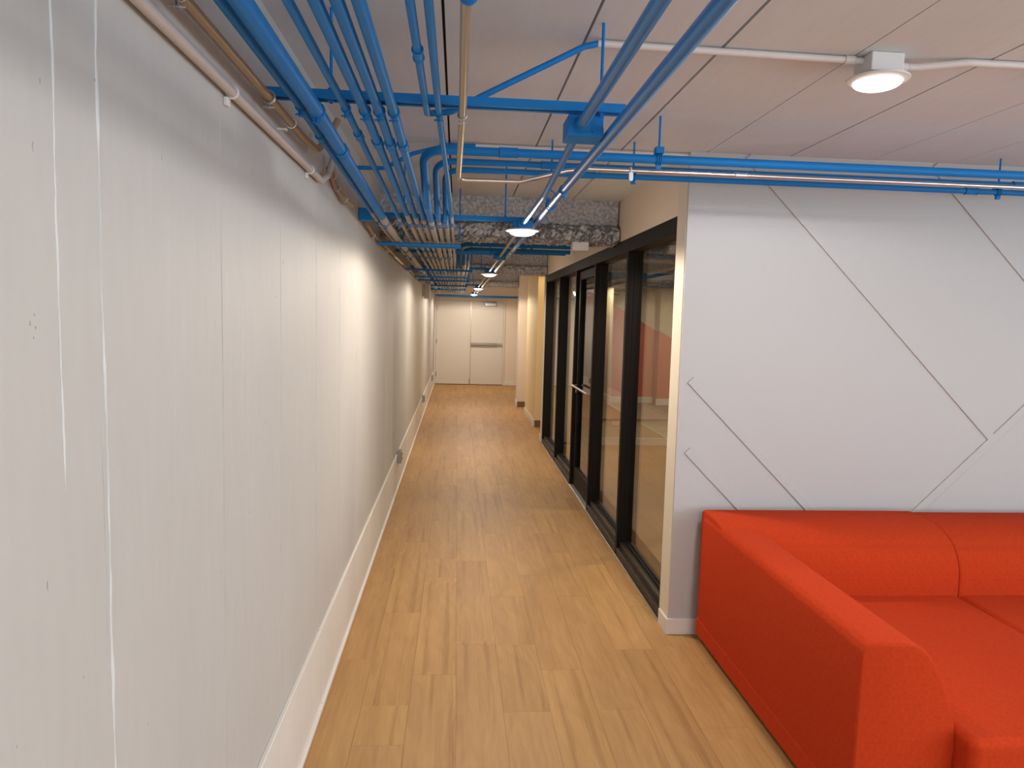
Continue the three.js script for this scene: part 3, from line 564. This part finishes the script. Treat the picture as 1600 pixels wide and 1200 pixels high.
function tray(z, label, d, xe = 0.14) {                                          // bar under the bank, hung on two rods
  const g = thing('trapeze_bar', label, 'hanger', [-0.2, 2.06, z], 'bars under the conduit bank'), y = 2.088;
  part('bar', merge([bx(-0.53, xe, y - 0.020, y - 0.002, z - 0.0205, z - 0.016), bx(-0.53, xe, y - 0.020, y - 0.002, z + 0.016, z + 0.0205), bx(-0.53, xe, y - 0.005, y - 0.0015, z - 0.0205, z + 0.0205)].concat(d ? [bx(-0.40, xe, y - 0.016, y - 0.002, z - 0.14, z - 0.10)] : [])), M.blue, g);
  for (const x of [-0.36, xe - 0.01]) part('threaded_rod', cyl(0.0045, H - y + 0.03, 'y', [x, (H + y - 0.03) / 2, z], 0.0045, 10), M.blue, g);
}
tray(-4.80, 'blue double bar under the conduit bank at the first beam', true, 0.012);
tray(-7.4, 'blue bar under the conduit bank behind the crossing conduits');
tray(-8.75, 'blue bar under the conduit bank just before the second beam');
tray(-9.6, 'blue bar under the conduit bank just behind the second beam');
tray(-11.2, 'blue bar under the conduit bank halfway between second and third beams');
tray(-12.9, 'blue bar under the conduit bank just before the third beam');
// hangers of the crossing conduits
function drop(x, z, ytop, r, y, label, m = M.blue) {                  // rod, clamp head and strap
  const g = thing('rod_hanger', label, 'hanger', [x, y, z]);
  part('threaded_rod', cyl(0.0045, H - ytop, 'y', [x, (H + ytop) / 2, z], 0.0045, 10), M.blue, g);
  part('clamp', merge([rbx(x - 0.017, x + 0.017, y + r + 0.003, y + r + 0.030, z - 0.020, z + 0.020, 0.002), tor(r + 0.0025, 0.0035, 'x', [x - 0.008, y, z]), tor(r + 0.0025, 0.0035, 'x', [x, y, z]), tor(r + 0.0025, 0.0035, 'x', [x + 0.008, y, z]), bx(x - 0.010, x + 0.010, y - r - 0.020, y - r - 0.0045, z - 0.006, z + 0.006)]), m, g);
}
drop(0.806, -2.95, 2.325, 0.0180, 2.277, 'blue rod hanger on the upper conduit crossing the lounge wall');
drop(0.808, -3.39, 2.32, 0.0138, 2.290, 'blue rod hanger on the lowest conduit crossing the lounge wall');
drop(2.62, -3.39, 2.32, 0.0138, 2.290, 'blue rod hanger on the lowest conduit above the sofa');
drop(0.70, -7.0, 2.345, 0.02, 2.300, 'blue rod hanger on the conduits crossing behind the first beam', M.blue);

// ---------------------------------------------------------------- junction boxes and the two long conduits over the corridor
function junctionBox(z, y0, y1, x, label, screws = true) {
  const g = thing('junction_box', label, 'junction box', [x, y0, z], 'blue junction boxes over the corridor');
  part('box', rbx(x - 0.052, x + 0.052, y0, y1, z - 0.052, z + 0.052, 0.003), M.blue, g);
  for (const dx of [-0.018, 0.018]) part('knockout', cyl(0.0028, 0.002, 'z', [x + dx, y0 + 0.012, z + 0.0525], 0.0028, 8), M.blackPlastic, g);
  if (screws) for (const dx of [-0.036, 0.036]) part('screw', cyl(0.004, 0.003, 'y', [x + dx, y0 - 0.0015, z + 0.046], 0.004, 8), M.blue, g);
  part('connector', merge([cyl(0.022, 0.02, 'z', [x - 0.012, (y0 + y1) / 2, z + 0.062], 0.020), tor(0.021, 0.003, 'z', [x - 0.012, (y0 + y1) / 2, z + 0.055])]), M.blue, g);
  return g;
}
junctionBox(-2.14, 2.142, 2.200, 0.355, 'blue junction box without a lamp under the nearest strut');
const LONG = 'long conduits over the corridor';
conduit('lamp_conduit', 'glossy blue conduit entering the junction box without a lamp', M.blueGloss, [[0.338, 2.176, 0.6], [0.341, 2.172, -2.085]], 0.0165, { group: LONG });
conduit('lamp_conduit', 'glossy blue conduit from the lampless junction box to the first corridor lamp', M.blueGloss, [[0.338, 2.156, -2.193], [0.342, 2.116, -2.95], [0.342, 2.124, -3.91]], 0.0125, { bend: 0.5, group: LONG });
conduit('main_conduit', 'thick glossy blue conduit running beside the corridor lamps', M.blueGloss, [[0.430, 2.150, 0.6], [0.430, 2.152, -2.08], [0.424, 2.148, -4.0], [0.404, 2.123, -4.85], [0.404, 2.123, -15.3]], 0.0175, { couplings: [[0.404, 2.123, -8.9], [0.404, 2.123, -5.6, 'z', 0.16]], straps: [[0.427, 2.150, -3.0]], group: LONG, bare: -5.3 });
{
  const g = thing('clevis_hanger', 'blue loop hanger holding the thick glossy blue conduit', 'hanger', [0.426, 2.13, -3.42]);
  part('threaded_rod', cyl(0.0045, H - 2.22, 'y', [0.426, (H + 2.22) / 2, -3.42], 0.0045, 10), M.blue, g);
  part('loop', merge([tor(0.0225, 0.0035, 'z', [0.426, 2.149, -3.42]), tor(0.020, 0.0035, 'z', [0.426, 2.196, -3.42]), cyl(0.004, 0.05, 'x', [0.426, 2.174, -3.42])]), M.blue, g);
}

// ---------------------------------------------------------------- disc lamps, each with its own light
function discLamp(x, y, z, r, label, group, cd, color, spill = 0) {   // y: underside of the box it is fixed to
  const g = thing('disc_lamp', label, 'lamp', [x, y, z], group);
  const rim = new THREE.LatheGeometry([[0.001, 0], [r * 0.72, 0], [r, -0.009], [r, -0.014], [r * 0.78, -0.0185], [0.001, -0.0185]].map(([a, b]) => new THREE.Vector2(a, b)), 36);
  part('rim', toCreasedNormals(rim.toNonIndexed(), 0.6).translate(x, y, z), M.whitePlastic, g);
  const dome = []; for (let i = 0; i <= 10; i++) { const a = i / 10 * Math.PI / 2; dome.push(new THREE.Vector2(Math.max(0.0005, r * 0.77 * Math.cos(a)), -0.019 - 0.022 * Math.sin(a))); }
  part('diffuser', new THREE.LatheGeometry(dome, 36).translate(x, y, z), M.glow, g, 'glowing white dome');
  const lights = [new THREE.SpotLight(lin(...color), cd, 0, 1.53, 0.12, 2)];
  if (spill) lights.push(new THREE.PointLight(lin(...color), cd * spill, 0, 2));   // what the dome lets out sideways and up
  lights.forEach((l, k) => { l.position.set(0, k ? -0.034 : -0.048, 0); l.castShadow = true; l.shadow.radius = 3; l.shadow.mapSize.set(1024, 1024); l.shadow.bias = -0.002; l.name = 'lamp_light'; g.add(l); });
  lights[0].target.position.set(0, -1, 0); lights[0].target.name = 'lamp_aim'; g.add(lights[0].target);
  return g;
}
const CL = 'disc lamps along the corridor';
[[-3.96, 'round corridor lamp under the strut before the first sprayed beam'], [-8.05, 'round corridor lamp second from the lounge'], [-12.3, 'round corridor lamp third from the lounge'], [-15.6, 'round corridor lamp closest to the double door']].forEach(([z, label], i) => {
  const jb = junctionBox(z, 2.103, z > -5 ? 2.1405 : 2.1335, 0.342, ['blue junction box carrying the first corridor lamp', 'blue junction box carrying the second corridor lamp', 'blue junction box carrying the third corridor lamp', 'blue junction box carrying the lamp by the double door'][i], false);
  discLamp(0.342, 2.102, z, 0.092, label, CL, CORRIDOR_CD, WARM, 0.10);
  if (i === 3) part('threaded_rod', cyl(0.006, H - 2.13, 'y', [0.342, (H + 2.13) / 2, z]), M.blue, jb);
});
junctionBox(-6.1, 2.098, 2.1335, 0.342, 'blue junction box without a lamp behind the first beam');
[[-4.02, -6.04, 'bare silvery conduit between first lamp and the box behind the first beam'], [-6.16, -7.99, 'bare silvery conduit between the box behind the first beam and second lamp'], [-8.11, -12.24, 'bare silvery conduit between the second and third corridor lamps'], [-12.36, -15.54, 'bare silvery conduit between the third and last corridor lamps']].forEach(([a, b, label], i) => {
  conduit('lamp_conduit', label, M.galvanised, [[0.342, 2.1205, a], [0.342, 2.1205, b]], 0.0105, { group: LONG });
});
function ceilingLamp(x, z, label, blabel, cd = LOUNGE_CD, color = NEUTRAL) {
  const b = thing('lamp_box', blabel, 'junction box', [x, 2.39, z], 'white boxes of the lounge lamps');
  part('box', rbx(x - 0.052, x + 0.052, 2.395, H, z - 0.052, z + 0.052, 0.004), M.whitePlastic, b);
  discLamp(x, 2.394, z, 0.092, label, 'disc lamps of the lounge ceiling', cd, color);
}
ceilingLamp(1.285, -2.215, 'round lounge lamp on the white ceiling conduit', 'white ceiling box above the lounge lamp near the sofa arm');
ceilingLamp(1.285, 0.9, 'round lounge lamp behind the viewer by the corridor', 'white ceiling box of the lamp behind the viewer by the corridor', 135, [1, 0.92, 0.79]);
ceilingLamp(3.9, 1.9, 'round lounge lamp in the back corner of the lounge', 'white ceiling box of the lamp in the back corner');
// lamp in the recess beyond the partition
part('stem', cyl(0.012, H - 2.38, 'y', [1.32, (H + 2.38) / 2, -9.9]), M.whitePlastic, discLamp(1.32, 2.379, -9.9, 0.085, 'round lamp in the recess beyond the glass partition', 'disc lamp of the recess', 24, [1, 0.76, 0.42]));
// lamps of the glazed room
[[2.6, -5.6, 'round lamp over the front of the glazed room'], [3.2, -8.6, 'round lamp beside the blue conduit of the glazed room'], [2.05, -11.0, 'round lamp in the nook by the mural']].forEach(([x, z, label], i) => {
  const yb = i === 2 ? 2.2 : 2.3, lamp = discLamp(x, yb - 0.001, z, 0.092, label, 'disc lamps of the glazed room', i === 2 ? ROOM_CD * 0.5 : ROOM_CD, [1, 0.84, 0.62]);
  part('stem', cyl(0.012, H - yb, 'y', [x, (H + yb) / 2, z]), M.whitePlastic, lamp);
});

// ---------------------------------------------------------------- small fixtures
{
  const s = thing('wall_sign_box', 'small white box projecting high from the concrete wall deep in the corridor', 'sign box', [XL, 1.87, -11.15]);
  part('mount', rbx(XL + 0.0005, XL + 0.03, 1.90, 2.08, -11.13, -11.02, 0.004), M.hardware, s);
  part('housing', rbx(XL + 0.022, XL + 0.115, 1.868, 2.105, -11.22, -11.14, 0.008), M.whitePlastic, s);
  part('face', rbx(XL + 0.032, XL + 0.106, 1.884, 2.088, -11.141, -11.136, 0.002), M.doorPaint, s);
  const d = thing('sensor_box', 'small pale sensor box under the first sprayed beam', 'sensor', [0.84, 2.10, -5.08]);
  part('housing', rbx(0.79, 0.905, 2.10, 2.158, -5.12, -5.03, 0.004), M.whitePlastic, d);
  part('cover', rbx(0.80, 0.895, 2.096, 2.1005, -5.11, -5.04, 0.001), M.doorPaint, d);
}

// ---------------------------------------------------------------- orange sectional sofa
{
  const s = thing('sectional_sofa', 'orange fabric sectional sofa with rounded arm against the white wall', 'sofa', [2.3, 0, -2.7]);
  const zb = -3.475, zf = -2.01, xa = 1.25, seam = 2.345, xEnd = 3.44, top = 0.655;
  const profile = (hgt, wTop, wLow, y0) => {                           // upright outer side, flat top, inner side swelling outward
    const p = new THREE.Shape(); p.moveTo(0.006, y0); p.lineTo(0.0, y0 + 0.02); p.lineTo(0.004, hgt - 0.03); p.quadraticCurveTo(0.006, hgt - 0.004, 0.032, hgt);
    p.lineTo(wTop - 0.03, hgt - 0.004); p.quadraticCurveTo(wTop + 0.02, hgt - 0.012, wTop + 0.05, hgt - 0.06);
    p.bezierCurveTo(wTop + 0.10, hgt - 0.15, wLow, hgt - 0.24, wLow, hgt - 0.34); p.lineTo(wLow - 0.01, y0); p.closePath();
    return p;
  };
  const ext = (shape, len) => { const g = new THREE.ExtrudeGeometry(shape, { depth: len - 0.03, bevelEnabled: true, bevelSize: 0.008, bevelThickness: 0.015, bevelSegments: 4, curveSegments: 14 }); return boxUV(toCreasedNormals(g.translate(0, 0, 0.015), 0.55)); };
  const y0 = 0.125;
  part('armrest', ext(profile(top, 0.175, 0.315, y0), zf - zb - 0.04).translate(xa, 0, zb + 0.04), M.sofa, s);
  const seamGeo = (pts) => sweep(roundPath(pts, 0.02), 0.0022, 6);
  part('piping', seamGeo([[xa + 0.004, 0.62, zf - 0.003], [xa + 0.012, top - 0.012, zf - 0.003], [xa + 0.05, top + 0.001, zf - 0.004], [xa + 0.145, top - 0.003, zf - 0.004], [xa + 0.20, top - 0.03, zf - 0.004]]), M.sofa, s);
  part('armrest_base', rbx(xa - 0.004, xa + 0.318, 0.028, 0.123, zb + 0.004, zf + 0.004, 0.012, 3), M.sofa, s);
  // back: flat top that rolls over to an upright front, one length for each seat
  const backShape = (hgt) => {
    const p = new THREE.Shape(); p.moveTo(0.006, y0); p.lineTo(0.0, hgt - 0.03); p.quadraticCurveTo(0.002, hgt - 0.003, 0.03, hgt); p.lineTo(0.16, hgt - 0.003);
    p.bezierCurveTo(0.30, hgt - 0.010, 0.392, hgt - 0.075, 0.404, hgt - 0.19); p.lineTo(0.408, hgt - 0.27); p.lineTo(0.39, y0); p.closePath();
    return p;
  };
  for (const [a, b] of [[xa + 0.004, seam - 0.001], [seam + 0.001, xEnd]]) {
    const g = ext(backShape(a > 2 ? 0.668 : 0.674), b - a); g.rotateY(-Math.PI / 2);   // x -> z, z -> -x
    part('backrest', g.translate(b, 0, zb), M.sofa, s);
  }
  const cushion = (a, b) => {
    const g = new RoundedBoxGeometry(b - a, 0.262, 1.155, 5, 0.03), p = g.attributes.position;
    for (let i = 0; i < p.count; i++) { const ux = p.getX(i) / ((b - a) / 2), uz = p.getZ(i) / 0.58; if (p.getY(i) > 0) p.setY(i, p.getY(i) + 0.012 * (1 - ux * ux) * (1 - uz * uz)); }
    g.computeVertexNormals(); g.translate((a + b) / 2, 0.127 + 0.131, -2.505);
    return boxUV(g);
  };
  part('seat_cushion', cushion(xa + 0.318, seam - 0.002), M.sofa, s);
  part('seat_cushion', cushion(seam + 0.002, xEnd), M.sofa, s);
  part('seat_base', rbx(xa + 0.32, seam - 0.001, 0.028, 0.124, zb + 0.02, -1.935, 0.012, 3), M.sofa, s);
  part('seat_base', rbx(seam + 0.001, xEnd, 0.028, 0.124, zb + 0.02, -1.935, 0.012, 3), M.sofa, s);
  for (const [x, z] of [[1.32, -3.40], [1.32, -2.09], [2.3, -3.40], [2.3, -2.02], [3.36, -3.40], [3.36, -2.02]]) part('foot', cyl(0.022, 0.028, 'y', [x, 0.014, z]), M.blackPlastic, s);
}

renderer.render(scene, camera);
